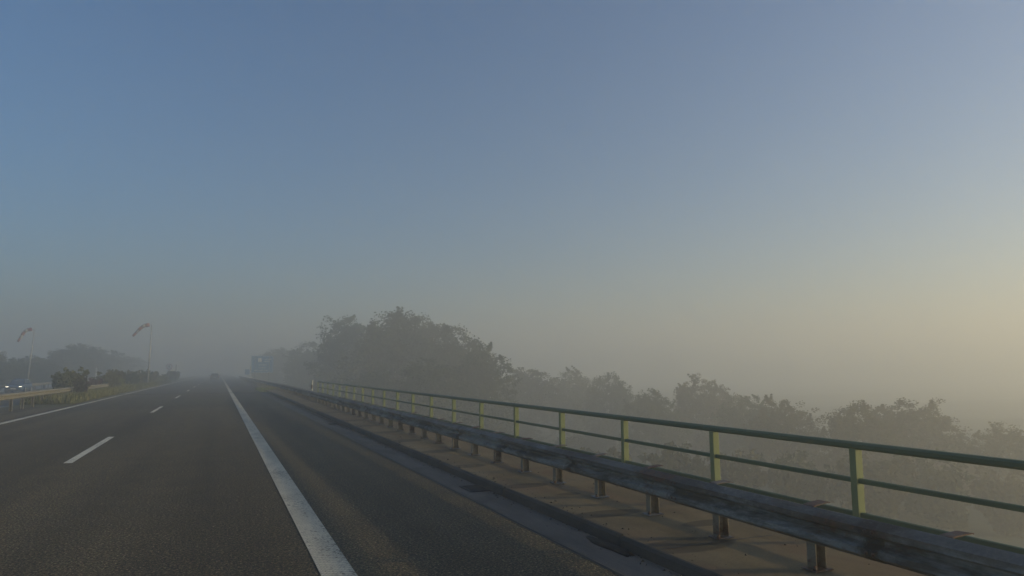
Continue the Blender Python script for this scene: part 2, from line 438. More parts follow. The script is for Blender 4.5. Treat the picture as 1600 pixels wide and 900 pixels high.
# ------------------------------------------------------------------ guardrail on the bridge
PITCHP = 1.155; Y0P = 5.53            # post spacing and the post nearest the frame's corner
def beam_mesh(L, name='beam', x_front=0.0):
    # A-profile sheet: two folds, closed thin section, axis along +Y
    out = [(.082, .000), (.070, .004), (.0, .050), (.0, .100), (.072, .135), (.072, .175), (.0, .210), (.0, .260), (.070, .306), (.082, .310)]
    out = [(x, z*.90) for x, z in out]
    inn = [(x + .006, z*(.279-.010)/.279 + .005) for x, z in out]
    prof = out + inn[::-1]
    bm = bmesh.new(); prev = None; n = max(2, int(L/1.0))
    for j in range(n+1):
        ring = [bm.verts.new((x, L*j/n, z)) for x, z in prof]
        if prev:
            for k in range(len(prof)):
                bm.faces.new((prev[k], prev[(k+1) % len(prof)], ring[(k+1) % len(prof)], ring[k]))
        else: bm.faces.new(ring)
        prev = ring
    bm.faces.new(list(reversed(prev)))
    return bm_mesh(bm, name)
def post_mesh(h):
    # C-section post, open to -Y
    bm = bmesh.new()
    add_box(bm, -.055, -.049, -.045, .045, 0, h); add_box(bm, .049, .055, -.045, .045, 0, h)
    add_box(bm, -.049, .049, .030, .036, 0, h - .002)
    return bm_mesh(bm, 'post')
def plate_mesh():
    bm = bmesh.new(); add_box(bm, -.095, .095, -.075, .075, 0, .012); return bm_mesh(bm, 'base_plate', False, .003)
def bolt_mesh(r=.010, h=.030):
    return tube_mesh('bolt', [(0, 0, 0), (0, 0, h*.5), (0, 0, h*.5+.001), (0, 0, h)], [r*1.7, r*1.7, r, r], 6)
def spacer_mesh():
    # flat rusty strap bent over the top of the post, reaching from the beam to the rear strap
    bm = bmesh.new()
    pr = [(-.08, -.004), (-.05, .001), (.05, .005), (.10, .006), (.12, .002)]
    for (a, b) in zip(pr, pr[1:]):
        v = [bm.verts.new(p) for p in ((a[0], -.05, a[1]), (b[0], -.05, b[1]), (b[0], .05, b[1]), (a[0], .05, a[1]),
                                       (a[0], -.05, a[1]+.008), (b[0], -.05, b[1]+.008), (b[0], .05, b[1]+.008), (a[0], .05, a[1]+.008))]
        for f in ((0,3,2,1),(4,5,6,7),(0,1,5,4),(1,2,6,5),(2,3,7,6),(3,0,4,7)): bm.faces.new([v[i] for i in f])
    return bm_mesh(bm, 'spacer')
BEAM_X, BEAM_Z = 4.27, .325
gr = tag(empty('guardrail', (4.4, 0, 0)), 'long rusty grey steel guardrail on short posts along the bridge walkway', 'guardrail')
LB = 2*PITCHP
bmesh_ = beam_mesh(LB + .12)
gj = random.Random(11)
yb = Y0P + .45 - 5*LB
def guard_dz(y): return rise(y) - (max(0, y-46)*.0)
k = 0
while yb < 175:
    o = link('beam', bmesh_, MT['beam'], gr)
    y1 = yb + LB
    o.location = (BEAM_X - 4.4 + (.006 if k % 2 else 0), yb, BEAM_Z + guard_dz(yb) + (.002 if k % 2 else 0))
    o.rotation_euler[0] = math.atan2(guard_dz(y1) - guard_dz(yb), LB)
    o.rotation_euler[2] = gj.uniform(-.001, .001)
    # splice bolts
    if yb < 30:
        for dz in (.065, .216):
            for dy in (.03, .09):
                b = link('splice_bolt', bpy.data.meshes.get('splice_bolt') or tube_mesh('splice_bolt', [(.004, 0, 0), (-.008, 0, 0), (-.012, 0, 0)], [.013, .013, .005], 8), MT['rust'], o)
                b.location = (0, dy, dz)
    yb = y1; k += 1
pm, bp, bo, spm = post_mesh(.44), plate_mesh(), bolt_mesh(), spacer_mesh()
pf = post_mesh(.70)
yp = Y0P - 9*PITCHP; np_ = 0
while yp < 170:
    on = yp < 62
    z = .108 + rise(yp) if on else -.1 + rise(yp)
    p = link('post', pm if on else pf, MT['post'], gr)
    p.location = (4.44 - 4.4 + gj.uniform(-.008, .008), yp + gj.uniform(-.012, .012), z if on else z)
    p.rotation_euler = (gj.uniform(-.012, .012), gj.uniform(-.012, .012), gj.uniform(-.04, .04))
    if on:
        b = link('base_plate', bp, MT['bolt'], p); b.location = (0, 0, -.005)
        if yp < 30:
            for sx, sy in ((-.078, -.05), (.078, .05)):
                if True:
                    q = link('bolt', bo, MT['rust'], p); q.location = (sx, sy, .009)
                    q.rotation_euler = (gj.uniform(-.1, .1), gj.uniform(-.1, .1), gj.random())
    s = link('spacer', spm, MT['rust'], p if False else gr)
    s.location = (4.44 - 4.4 + gj.uniform(-.01, .01), yp, .604 + rise(yp))
    s.rotation_euler = (gj.uniform(-.05, .05), gj.uniform(-.10, .04), gj.uniform(-.15, .15))
    yp += PITCHP if on else 2*PITCHP
# rear strap running behind the posts
bm = bmesh.new(); prev = None
for y in [Y0P-9*PITCHP] + list(range(-2, 48, 4)) + [175]:
    z = .485 + rise(y)
    ring = [bm.verts.new((x, y, zz)) for x, zz in ((.135, z-.07), (.141, z-.07), (.141, z+.07), (.135, z+.07))]
    if prev:
        for q in range(4): bm.faces.new((prev[q], prev[(q+1) % 4], ring[(q+1) % 4], ring[q]))
    else: bm.faces.new(ring)
    prev = ring
bm.faces.new(list(reversed(prev)))
link('rear_strap', bm_mesh(bm, 'rear_strap'), MT['beam'], gr)

# ------------------------------------------------------------------ green bridge railing
rail = tag(empty('bridge_railing', (5.47, 0, 0)), 'green painted steel railing with pale posts on the outer edge of the bridge', 'railing')
RX = 5.47; YR0 = 4.87; YREND = 43.0
def railbar(name, zc, w, h, mat, round_=.012):
    bm = bmesh.new(); prev = None
    r = round_
    prof = [(-w/2+r, -h/2), (w/2-r, -h/2), (w/2, -h/2+r), (w/2, h/2-r), (w/2-r, h/2), (-w/2+r, h/2), (-w/2, h/2-r), (-w/2, -h/2+r)]
    for y in [YR0 - 18.2] + list(range(-12, 43, 3)) + [YREND]:
        ring = [bm.verts.new((x, y, zc + rise(y) + z)) for x, z in prof]
        if prev:
            for q in range(8): bm.faces.new((prev[q], prev[(q+1) % 8], ring[(q+1) % 8], ring[q]))
        else: bm.faces.new(ring)
        prev = ring
    bm.faces.new(list(reversed(prev)))
    return link(name, bm_mesh(bm, name), mat, rail)
HZ = .972
railbar('handrail', HZ, .085, .068, MT['rail_green'], .018)
railbar('middle_rail', .655, .040, .046, MT['rail_green'], .008)
railbar('lower_rail', .350, .040, .046, MT['rail_green'], .008)
bm = bmesh.new(); add_box(bm, -.042, .042, -.036, .036, 0, .84); pgm = bm_mesh(bm, 'post', False, .005)
bm = bmesh.new(); add_box(bm, -.09, .09, -.08, .08, 0, .016); foot = bm_mesh(bm, 'foot_plate', False, .003)
y = YR0 - 9*2.01
while y < YREND + .2:
    p = link('post', pgm, MT['post_green'], rail); p.location = (.002, y, .104 + rise(y)); p.rotation_euler = (gj.uniform(-.006, .006), gj.uniform(-.006, .006), 0)
    f = link('foot_plate', foot, MT['rail_green'], p); f.location = (0, 0, .004)
    for sx in (-.07, .07):
        q = link('bolt', bo, MT['bolt'], p); q.location = (sx, -.055, .02); q.scale = (.7, .7, .7)
    y += 2.01

# ------------------------------------------------------------------ median guardrails
def plain_guardrail(name, label, x0, zb, y0, y1, step, posth, mat, flip=False, group=None):
    g = tag(empty(name, (x0, 0, 0)), label, 'guardrail', group)
    L = 4.0; bmL = beam_mesh(L + .05); y = y0; kk = 0
    while y < y1 - .1:
        o = link('beam', bmL, mat, g); o.location = (.006*(kk % 2), y + (L+.05 if not flip else 0), zb + .002*(kk % 2))
        if not flip: o.rotation_euler[2] = math.pi        # face turned to +X
        y += L; kk += 1
    pmm = post_mesh(posth); y = y0 + .6
    while y < y1:
        p = link('post', pmm, MT['post'], g); p.location = (-.12 if not flip else .12, y, zb + .26 - posth); y += step
    return g
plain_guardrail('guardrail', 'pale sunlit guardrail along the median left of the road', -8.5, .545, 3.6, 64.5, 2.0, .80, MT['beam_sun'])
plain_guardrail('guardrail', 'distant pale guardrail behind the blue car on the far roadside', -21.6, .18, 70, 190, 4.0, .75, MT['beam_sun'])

# ------------------------------------------------------------------ small things on the bridge
def drain(y, label):
    g = tag(empty('drain_grate', (3.46, y, .01)), label, 'drain', 'drain grates in the gutter')
    bm = bmesh.new()
    for a in ((-.15, .15, -.26, -.23), (-.15, .15, .23, .26), (-.15, -.125, -.23, .23), (.125, .15, -.23, .23)): add_box(bm, *a, 0, .012)
    link('frame', bm_mesh(bm, 'frame'), MT['iron'], g)
    for i in range(7):
        link('bar', bpy.data.meshes.get('grate_bar') or box_mesh('grate_bar', -.125, .125, -.014, .014, -.002, .010), MT['iron'], g).location = (0, -.18 + .06*i, 0)
    link('sump', box_mesh('sump', -.125, .125, -.23, .23, -.003, -.001), MT['dirt'], g)
drain(9.72, 'dark iron drain grate at the kerb, nearer of the two')
drain(23.3, 'dark iron drain grate at the kerb, farther of the two')
def clod(name, x, y, sx, sy, sz, seed, label):
    r = random.Random(seed); bm = bmesh.new()
    bmesh.ops.create_icosphere(bm, subdivisions=3, radius=1)
    for v in bm.verts:
        f = 1 + r.uniform(-.10, .10) + .22*math.sin(v.co.y*4+seed) * math.cos(v.co.x*3)
        v.co = Vector((v.co.x*sx*f, v.co.y*sy*f, max(-.02, v.co.z)*sz*f))
    o = link(name, bm_mesh(bm, name, True), MT['dirt']); o.location = (x, y, .007)
    return tag(o, label, 'dirt')
clod('dirt_heap', 3.53, 6.05, .075, .42, .030, 3, 'elongated dark heap of damp dirt against the kerb in the gutter')

# loose grit and crumbs of dirt along the kerb
gr_ = np.random.default_rng(21); bm = bmesh.new()
for k in range(900):
    y = float(gr_.uniform(3.5, 30)); u = gr_.random()
    if u < .55: x = 3.60 - abs(float(gr_.normal()))*.07; z = .008
    elif u < .8: x = 3.68 + abs(float(gr_.normal()))*.10; z = .094 + rise(y)
    else: x = float(gr_.uniform(3.7, 5.3)); z = .097 + .01*(x-3.66) + rise(y)
    s_ = float(gr_.uniform(.004, .013)); q = [bm.verts.new((x + float(gr_.normal())*s_, y + float(gr_.normal())*s_, z)) for _ in range(3)]
    t_ = bm.verts.new((x, y, z + s_*1.2))
    for a in range(3): bm.faces.new((q[a], q[(a+1) % 3], t_))
tag(link('kerb_grit', bm_mesh(bm, 'kerb_grit'), MT['dirt']), 'loose dark grit scattered along the kerb', 'grit', kind='stuff')

# delineator post at the railing's end
g = tag(empty('delineator_post', (5.22, 43.9, .05)), 'white roadside marker post with black band where the green railing ends', 'marker post')
def prism(name, z0, z1, mat, par, w=.06, d=.05, cap=False):
    bm = bmesh.new(); pr = [(-w, -d*.6), (0, -d), (w, -d*.6), (w, d), (-w, d)]
    a = [bm.verts.new((x, y, z0)) for x, y in pr]; b = [bm.verts.new((x, y, z1 + (.05*(x/w+1) if cap else 0))) for x, y in pr]
    for k in range(5): bm.faces.new((a[k], a[(k+1) % 5], b[(k+1) % 5], b[k]))
    bm.faces.new(list(reversed(a))); bm.faces.new(b)
    return link(name, bm_mesh(bm, name), mat, par)
prism('post', 0, .62, MT['grey'], g); prism('black_band', .62, .86, MT['black'], g, .061, .051); prism('cap', .86, 1.06, MT['grey'], g, .06, .05, True)

# ------------------------------------------------------------------ signs
def post_pair(g, xs_, h, r=.05, mat='pole'):
    for x in xs_: link('post', tube_mesh('post', [(x, 0, 0), (x, 0, h)], [r, r], 8), MT[mat], g)
g = tag(empty('direction_sign', (7.1, 133, -.6)), 'large blue direction sign on posts at the right roadside', 'sign')
g.rotation_euler[2] = R(-2)
bm = bmesh.new(); add_box(bm, -1.85, 1.85, -.03, .03, 2.1, 5.15)
link('panel', bm_mesh(bm, 'panel', False, .01), MT['blue'], g)
bm = bmesh.new()
for a in ((-1.78, 1.78, 5.04, 5.09), (-1.78, 1.78, 2.16, 2.21), (-1.78, -1.73, 2.21, 5.04), (1.73, 1.78, 2.21, 5.04)): add_box(bm, a[0], a[1], -.036, -.0305, a[2], a[3])
link('white_border', bm_mesh(bm, 'white_border'), MT['white'], g)
for a in ((-.75, -.10, 4.05, 4.72),):
    link('white_symbol', box_mesh('white_symbol', a[0], a[1], -.037, -.0305, a[2], a[3]), MT['white'], g)
rr = random.Random(4)
for zl, xa, xb in ((4.45, .3, 1.5), (4.05, .3, 1.2), (3.45, -.6, .75), (2.95, -.6, .6), (2.5, -1.3, .8)):
    x = xa
    while x < xb:
        ww = rr.uniform(.07, .15)
        link('letter', box_mesh('letter', x, x+ww, -.037, -.0305, zl, zl + rr.choice((.14, .2))), MT['white'], g); x += ww + rr.uniform(.05, .09)
post_pair(g, (-1.2, 1.2), 5.0, .06)
# round prohibition sign in the median
g = tag(empty('round_sign', (-7.75, 131, 0)), 'round white sign with red ring on a post above the median shrubs', 'sign')
def disc(name, r, y, th, mat, par, z, r0_=0):
    bm = bmesh.new()
    bmesh.ops.create_cone(bm, cap_ends=True, segments=32, radius1=r, radius2=r, depth=th, matrix=Matrix.Translation((0, y, z)) @ Matrix.Rotation(R(90), 4, 'X'))
    return link(name, bm_mesh(bm, name), mat, par)
disc('red_ring', .48, 0, .02, MT['red'], g, 2.68); disc('face', .43, -.012, .01, MT['white'], g, 2.68)
link('black_symbol', box_mesh('black_symbol', -.13, .13, -.022, -.0175, 2.63, 2.73, .002), MT['black'], g)
post_pair(g, (0,), 3.0, .04); bpy.data.objects[g.children[-1].name].location = (0, .055, 0)
# low white panel on two dark posts further on
g = tag(empty('warning_panel', (-7.7, 140, 0)), 'low whitish panel on dark posts past the round sign', 'sign')
link('panel', box_mesh('panel', -.55, .55, -.02, .02, 1.95, 2.40, .005), MT['white'], g)
link('lower_panel', box_mesh('lower_panel', -.5, .5, -.02, .02, 1.15, 1.85, .005), MT['black'], g)
post_pair(g, (-.42, .55), 3.1, .045, 'iron')
# back of a sign for the other carriageway
g = tag(empty('sign_back', (-22.6, 222, -.6)), 'pale grey back of a rectangular sign among the left trees', 'sign')
link('panel', box_mesh('panel', -1.25, 1.25, -.03, .03, 3.0, 5.0, .01), MT['grey'], g)
for zz in (3.5, 4.5): link('stiffener', box_mesh('stiffener', -1.2, 1.2, -.07, -.0305, zz-.04, zz+.04), MT['pole'], g)
post_pair(g, (-.8, .8), 4.9, .06)
for o in g.children:
    if o.name.startswith('post'): o.location = (0, .1, 0)
# slim white post behind the median shrubs
g = tag(empty('slim_post', (-22.4, 160, -.6)), 'slim white post standing before the left trees', 'post')
link('shaft', tube_mesh('shaft', [(0, 0, 0), (0, 0, 3.3)], [.13, .12], 8), MT['white'], g)
link('cap', tube_mesh('cap', [(0, 0, 3.3), (0, 0, 3.42)], [.14, .05], 8), MT['grey'], g)
# small sign by the big blue one
g = tag(empty('small_sign', (6.4, 152, -.3)), 'small yellowish sign just left of the big blue sign', 'sign')
link('panel', box_mesh('panel', -.55, .55, -.015, .015, 2.2, 3.2, .005), MT['yellow'], g); post_pair(g, (0,), 2.9, .04)
bpy.data.objects[g.children[-1].name].location = (0, .06, 0)
g = tag(empty('blue_marker', (6.0, 172, -.3)), 'small blue sign far down the right roadside', 'sign')
link('panel', box_mesh('panel', -.5, .5, -.015, .015, 1.4, 2.6, .005), MT['blue'], g); post_pair(g, (0,), 2.4, .04)
bpy.data.objects[g.children[-1].name].location = (0, .06, 0)

# ------------------------------------------------------------------ windsocks
def windsock(x, y, z, h, droop, label, lean):
    g = tag(empty('windsock', (x, y, z)), label, 'windsock', 'windsocks beside the motorway')
    link('pole', tube_mesh('pole', [(0, 0, 0), (lean*.5, 0, h*.5), (lean, 0, h)], [.085, .07, .05], 8), MT['pole'], g)
    bm = bmesh.new(); add_tube(bm, [(lean-.02, 0, h-.05), (lean-.32, 0, h+.02)], [.02, .02], 6)
    link('arm', bm_mesh(bm, 'arm'), MT['pole'], g)
    pts = []; p = Vector((lean-.25, 0, h)); a = R(-12)
    nb = 5; seg = .46
    for i in range(nb+1):
        pts.append(p.copy()); a = R(-12) + (R(-droop) - R(-12))*min(1, i/2.0)
        p = p + Vector((-math.cos(a), -.12, math.sin(a)))*seg
    for i in range(nb):
        r1 = .24 - .024*i; r2 = .24 - .024*(i+1)
        bm = bmesh.new(); d = (pts[i+1]-pts[i])
        add_tube(bm, [pts[i], pts[i] + d*.5, pts[i+1]], [r1, (r1+r2)/2*1.05, r2], 12)
        link('sock_band', bm_mesh(bm, 'sock_band', True), MT['sock_red' if i % 2 == 0 else 'sock_white'], g)
windsock(-22.7, 107.5, -.6, 8.0, 66, 'red and white windsock on a tall pole behind the blue car', .35)
windsock(-7.9, 95.5, 0, 7.5, 52, 'red and white windsock on a pole rising from the median shrubs', .1)

# ------------------------------------------------------------------ cars (front toward -Y in local space)
def loft(bm, stations):
    rings = [[bm.verts.new(p) for p in st] for st in stations]; n = len(rings[0])
    for a, b in zip(rings, rings[1:]):
        for k in range(n): bm.faces.new((a[k], a[(k+1) % n], b[(k+1) % n], b[k]))
    bm.faces.new(list(reversed(rings[0]))); bm.faces.new(rings[-1])
def car(loc, rotz, paint, label, lights):
    g = tag(empty('car', loc, rotz), label, 'car')
    def sec(y, w, z0, z1, wt):
        return [(-w*.93, y, z0), (-w, y, z0+.16), (-w, y, (z0+z1)/2+.08), (-wt, y, z1-.03), (-wt*.86, y, z1), (wt*.86, y, z1), (wt, y, z1-.03), (w, y, (z0+z1)/2+.08), (w, y, z0+.16), (w*.93, y, z0)]
    bm = bmesh.new()
    loft(bm, [sec(-2.15, .66, .30, .62, .60), sec(-2.05, .80, .22, .70, .74), sec(-1.75, .87, .19, .80, .80), sec(-1.0, .89, .19, .90, .83), sec(-.7, .89, .19, .93, .84),
              sec(1.3, .89, .19, .97, .84), sec(1.85, .87, .20, .98, .80), sec(2.08, .80, .26, .95, .74), sec(2.15, .70, .34, .85, .64)])
    link('body', bm_mesh(bm, 'body', True), paint, g)
    def cs_(y, w0, w1, z1): return [(-w0, y, .90), (-w1, y, z1), (-w1*.8, y, z1+.03), (w1*.8, y, z1+.03), (w1, y, z1), (w0, y, .90)]
    bm = bmesh.new(); loft(bm, [cs_(-.85, .76, .74, .93), cs_(-.15, .79, .62, 1.36), cs_(.35, .80, .62, 1.43), cs_(1.2, .79, .60, 1.40), cs_(1.95, .74, .66, 1.0)])
    link('roof', bm_mesh(bm, 'roof', True), paint, g)
    def quad(name, pts, mat):
        bm = bmesh.new(); c = Vector((0, .5, 1.0)); a = []; b = []
        nrm = (Vector(pts[1])-Vector(pts[0])).cross(Vector(pts[2])-Vector(pts[0])).normalized()
        if nrm.dot(Vector(pts[0]) - c) < 0: nrm = -nrm
        a = [bm.verts.new(Vector(p)+nrm*.012) for p in pts]; b = [bm.verts.new(Vector(p)-nrm*.012) for p in pts]
        n = len(pts); bm.faces.new(a); bm.faces.new(list(reversed(b)))
        for k in range(n): bm.faces.new((a[k], b[k], b[(k+1) % n], a[(k+1) % n]))
        return link(name, bm_mesh(bm, name), mat, g)
    quad('windscreen', [(-.70, -.78, .985), (.70, -.78, .985), (.56, -.17, 1.36), (-.56, -.17, 1.36)], MT['glass'])
    quad('rear_window', [(-.60, 1.80, 1.10), (.60, 1.80, 1.10), (.52, 1.28, 1.38), (-.52, 1.28, 1.38)], MT['glass'])
    for s in (-1, 1):
        quad('side_window', [(s*.78, -.58, .98), (s*.79, .40, .98), (s*.645, .38, 1.36), (s*.655, -.10, 1.33)], MT['glass'])
        quad('side_window', [(s*.79, .48, .98), (s*.78, 1.45, 1.0), (s*.655, 1.15, 1.35), (s*.645, .46, 1.36)], MT['glass'])
        m = link('mirror', box_mesh('mirror', -.10, .10, -.05, .05, -.06, .07, .02), paint, g); m.location = (s*.97, -.52, 1.0)
        h = link('headlight', box_mesh('headlight', -.13, .13, -.05, .05, -.06, .06, .02), MT['lamp'] if lights else MT['plate'], g); h.location = (s*.60, -2.055, .635); h.rotation_euler[2] = s*.35
        t = link('tail_lamp', box_mesh('tail_lamp', -.12, .12, -.04, .04, -.12, .12, .02), MT['tail'], g); t.location = (s*.66, 2.09, .82); t.rotation_euler[2] = -s*.3
        for yy in (-1.30, 1.30):
            bm = bmesh.new(); bmesh.ops.create_cone(bm, cap_ends=True, segments=24, radius1=.315, radius2=.315, depth=.21, matrix=Matrix.Rotation(R(90), 4, 'Y'))
            wme = link('wheel', bm_mesh(bm, 'wheel', False, .0), MT['tyre'], g); wme.location = (s*.80, yy, .315)
            bm = bmesh.new()
            bmesh.ops.create_cone(bm, cap_ends=True, segments=20, radius1=.07, radius2=.07, depth=.03, matrix=Matrix.Translation((s*.115, 0, 0)) @ Matrix.Rotation(R(90), 4, 'Y'))
            for k in range(5):
                m4 = Matrix.Rotation(k*2*math.pi/5, 4, 'X')
                q = bmesh.new(); add_box(q, s*.115-.012, s*.115+.012, -.04, .04, .05, .225); q.transform(m4)
                tmp = bpy.data.meshes.new('t'); q.to_mesh(tmp); q.free(); bm.from_mesh(tmp); bpy.data.meshes.remove(tmp)
            for k in range(20):
                m4 = Matrix.Rotation(k*2*math.pi/20, 4, 'X')
                q = bmesh.new(); add_box(q, s*.115-.012, s*.115+.010, -.037, .037, .205, .235); q.transform(m4)
                tmp = bpy.data.meshes.new('t'); q.to_mesh(tmp); q.free(); bm.from_mesh(tmp); bpy.data.meshes.remove(tmp)
            link('rim', bm_mesh(bm, 'rim'), MT['rim'], wme)
    link('grille', box_mesh('grille', -.38, .38, -2.16, -2.10, .50, .62, .01), MT['black'], g)
    link('bumper', box_mesh('bumper', -.70, .70, -2.17, -2.00, .24, .40, .03), MT['black'], g)
    link('number_plate', box_mesh('number_plate', -.26, .26, -2.185, -2.168, .40, .51), MT['plate'], g)
    link('rear_plate', box_mesh('rear_plate', -.26, .26, 2.16, 2.175, .62, .73), MT['plate'], g)
    link('rear_bumper', box_mesh('rear_bumper', -.76, .76, 2.02, 2.18, .28, .50, .03), MT['black'], g)
    return g
car((-20.1, 91.7, -.355), 0, MT['carblue'], 'dark blue oncoming car with headlights lit on the opposite carriageway', True)
car((-.75, 158.5, .004), math.pi, MT['cardark'], 'dark car driving away in the right lane, faint in the fog', False)

# ------------------------------------------------------------------ vegetation
def quads_mesh(name, P, A, B):
    """quads centred at P spanned by half-vectors A, B, slightly folded along A"""
    n = len(P)
    nrm = np.cross(A, B); nrm /= np.linalg.norm(nrm, axis=1)[:, None] + 1e-9
    fold = nrm*np.linalg.norm(B, axis=1)[:, None]*.45
    v = np.stack([P-A, P-B*.9+fold, P+A, P+B*.9+fold], 1).reshape(-1, 3)
    me = bpy.data.meshes.new(name)
    me.vertices.add(4*n); me.vertices.foreach_set('co', v.astype(np.float32).ravel())
    idx = np.arange(4*n).reshape(n, 4)
    tri = np.concatenate([idx[:, [0, 1, 2]], idx[:, [0, 2, 3]]], 1).reshape(-1)
    me.loops.add(6*n); me.loops.foreach_set('vertex_index', tri.astype(np.int32))
    me.polygons.add(2*n); me.polygons.foreach_set('loop_start', np.arange(0, 6*n, 3).astype(np.int32)); me.polygons.foreach_set('loop_total', np.full(2*n, 3, np.int32))
    me.update(calc_edges=True); me.validate()
    return me
def rand_dirs(r, n):
    d = r.normal(size=(n, 3)); return d/np.linalg.norm(d, axis=1)[:, None]
def leaves_around(r, centres, per, spread, size, squash=.8):
    n = len(centres)*per
    c = np.repeat(centres, per, 0); s = np.repeat(spread, per)
    off = rand_dirs(r, n)*(r.random(n)**.5*s)[:, None]; off[:, 2] *= squash
    P = c + off
    A = rand_dirs(r, n); A[:, 2] = A[:, 2]*.6 - .15; A /= np.linalg.norm(A, axis=1)[:, None]
    B = np.cross(A, rand_dirs(r, n)); B /= np.linalg.norm(B, axis=1)[:, None] + 1e-9
    L = size*(.65 + .7*r.random(n))
    return P, A*L[:, None], B*(L*.62)[:, None]
def make_tree(seed, height, radius, nclump, per, leaf, base=.18, lobes=9, sprig=40, shoots=24, low_=.16, lobe=(.34, .52), shoot_len=(.05, .15)):
    """returns (trunk mesh, crown mesh) for a broadleaf tree of given size"""
    r = np.random.default_rng(seed)
    bm = bmesh.new(); zt = height*.62
    bend = r.normal(size=2)*.04*height
    tp = [(0, 0, -.4), (bend[0]*.2, bend[1]*.2, height*.2), (bend[0]*.6, bend[1]*.6, height*.42), (bend[0], bend[1], zt)]
    r0_ = height*.022
    add_tube(bm, tp, [r0_*1.25, r0_, r0_*.75, r0_*.35], 8)
    cen = []; sz = []
    tips = []
    for i in range(lobes):
        az = 2*math.pi*(i/lobes) + r.normal()*.35; el = r.uniform(.1, 1.15)
        zz = height*(base + low_) + (height*(.71-low_))*(i*0.618 % 1.0)
        f = min(1.0, max(0, (zz/height)));
        t_ = (zz/height-base)/(1-base)
        rr = radius*(.30 + .66*math.sin(math.pi*min(1, max(.15, t_))**.75))*(1.08 - .45*t_)*r.uniform(.6, 1.0)
        c = np.array([bend[0]*f + math.cos(az)*rr*.75, bend[1]*f + math.sin(az)*rr*.75, zz + height*.07*math.sin(el)])
        cen.append(c); sz.append(radius*r.uniform(*lobe)); tips.append(c)
    cen.append(np.array([bend[0], bend[1], height*.86])); sz.append(radius*.36)
    cen.append(np.array([bend[0]*.8, bend[1]*.8, height*.66])); sz.append(radius*.55)
    for c in cen[:-1]:
        t0 = min(.9, max(.25, (c[2]/height)*.72)); q = Vector((bend[0]*t0, bend[1]*t0, height*.62*t0))
        midp = (q + Vector(c))*.5 + Vector((0, 0, -.03*height))
        add_tube(bm, [q, midp, Vector(c)], [r0_*.5, r0_*.33, r0_*.1], 5)
    trunk = bm_mesh(bm, 'trunk', True)
    cen = np.array(cen); sz = np.array(sz)
    which = r.choice(len(cen), nclump, p=sz**2/np.sum(sz**2))
    d = rand_dirs(r, nclump); rad = sz[which]*(.55 + .5*r.random(nclump)**.6)
    pc = cen[which] + d*rad[:, None]*np.array([1, 1, .85])
    # sprigs poking out beyond the outline
    ks = r.choice(nclump, sprig); pc[ks] += d[ks]*(sz[which[ks]]*r.uniform(.15, .5, sprig))[:, None]
    pc = pc[pc[:, 2] > height*base*.6]
    spr = radius*lobe[1]*(.18 + .20*r.random(len(pc)))
    # young shoots rising from the upper surface
    topi = np.argsort(pc[:, 2] - .25*np.hypot(pc[:, 0], pc[:, 1]))[-len(pc)//3:]
    ex, es = [], []
    for q in r.choice(topi, shoots):
        L = radius*r.uniform(*shoot_len); dv = np.array([r.normal()*.5, r.normal()*.5, 1.0])
        for m in range(5): ex.append(pc[q] + dv*L*m/4); es.append(radius*lobe[1]*.13*(1.3 - .22*m))
    pc = np.concatenate([pc, np.array(ex)]); spr = np.concatenate([spr, np.array(es)])
    P, A, B = leaves_around(r, pc, per, spr, leaf)
    return trunk, quads_mesh('crown', P, A, B)
FAR = [make_tree(100+i, 14.0, 4.6, 620, 34, .15, .08, 19, 50, 16) for i in range(4)]
NEAR = [make_tree(200+i, 8.0, 5.4, 900, 38, .095, .03, 27, 90, 34, .03, (.18, .30), (.05, .17)) for i in range(5)]
def leafy(name, me, mat, par):
    # mesh shared between plants, leaf colour set per plant
    if not me.materials: me.materials.append(MT['leaf_a'])
    o = link(name, me, None, par); o.material_slots[0].link = 'OBJECT'; o.material_slots[0].material = MT[mat]
    return o
def put_tree(kind, i, mat, x, y, z0, h, rad, rot, label, group, name='broadleaf_tree'):
    tr, cr = kind[i % len(kind)]; H, RR = (14.0, 4.6) if kind is FAR else (8.0, 5.4)
    g = tag(empty(name, (x, y, z0), rot), label, 'tree', group)
    a = link('trunk', tr, MT['bark'], g); b = leafy('crown', cr, mat, g)
    for o in (a, b): o.scale = (rad/RR, rad/RR, h/H)
    return g
VG = 'trees in the valley beside the bridge'
def vt(kind, i, mat, x, y, ztop, rad, rot, label, low=None):
    z0 = terrain_z(x, y) if low is None else low
    put_tree(kind, i, mat, x, y, z0, (ztop - z0)/.98, rad, rot, label, VG)
def vg(kind, i, mat, x, y, ztop, rad, rot, label, k=1.4):
    vt(kind, i, mat, round(x*k, 2), round(y*k, 2), 1.7 - (1.7-ztop)*k, rad*k, rot, label)
# the tall group behind the far end of the railing
vg(FAR, 0, 'leaf_a', 14.6, 85, 8.3, 4.8, .3, 'tall leafy tree at the left edge of the big group beside the blue sign')
vg(FAR, 1, 'leaf_a', 16.0, 72, 8.1, 5.2, 1.7, 'tallest tree of the big group behind the railing')
vg(FAR, 2, 'leaf_b', 21.0, 76, 8.0, 5.0, 2.6, 'tall rounded tree right of the tallest in the big group')
vg(FAR, 3, 'leaf_b', 22.6, 67, 6.2, 4.2, 4.0, 'tree on the falling right shoulder of the big group')
vg(FAR, 0, 'leaf_b', 21.6, 58, 4.0, 3.0, 5.1, 'shorter tree at the right end of the big group')
vg(FAR, 2, 'leaf_a', 17.0, 57, 2.9, 3.8, .9, 'low bushy tree in front of the big group, just above the railing')
vg(FAR, 1, 'leaf_a', 12.6, 62, 1.8, 3.2, 3.3, 'low dark tree under the big group near the marker post')
vg(FAR, 3, 'leaf_a', 12.2, 116, 6.4, 4.6, 1.2, 'hazy tree directly behind the blue direction sign')
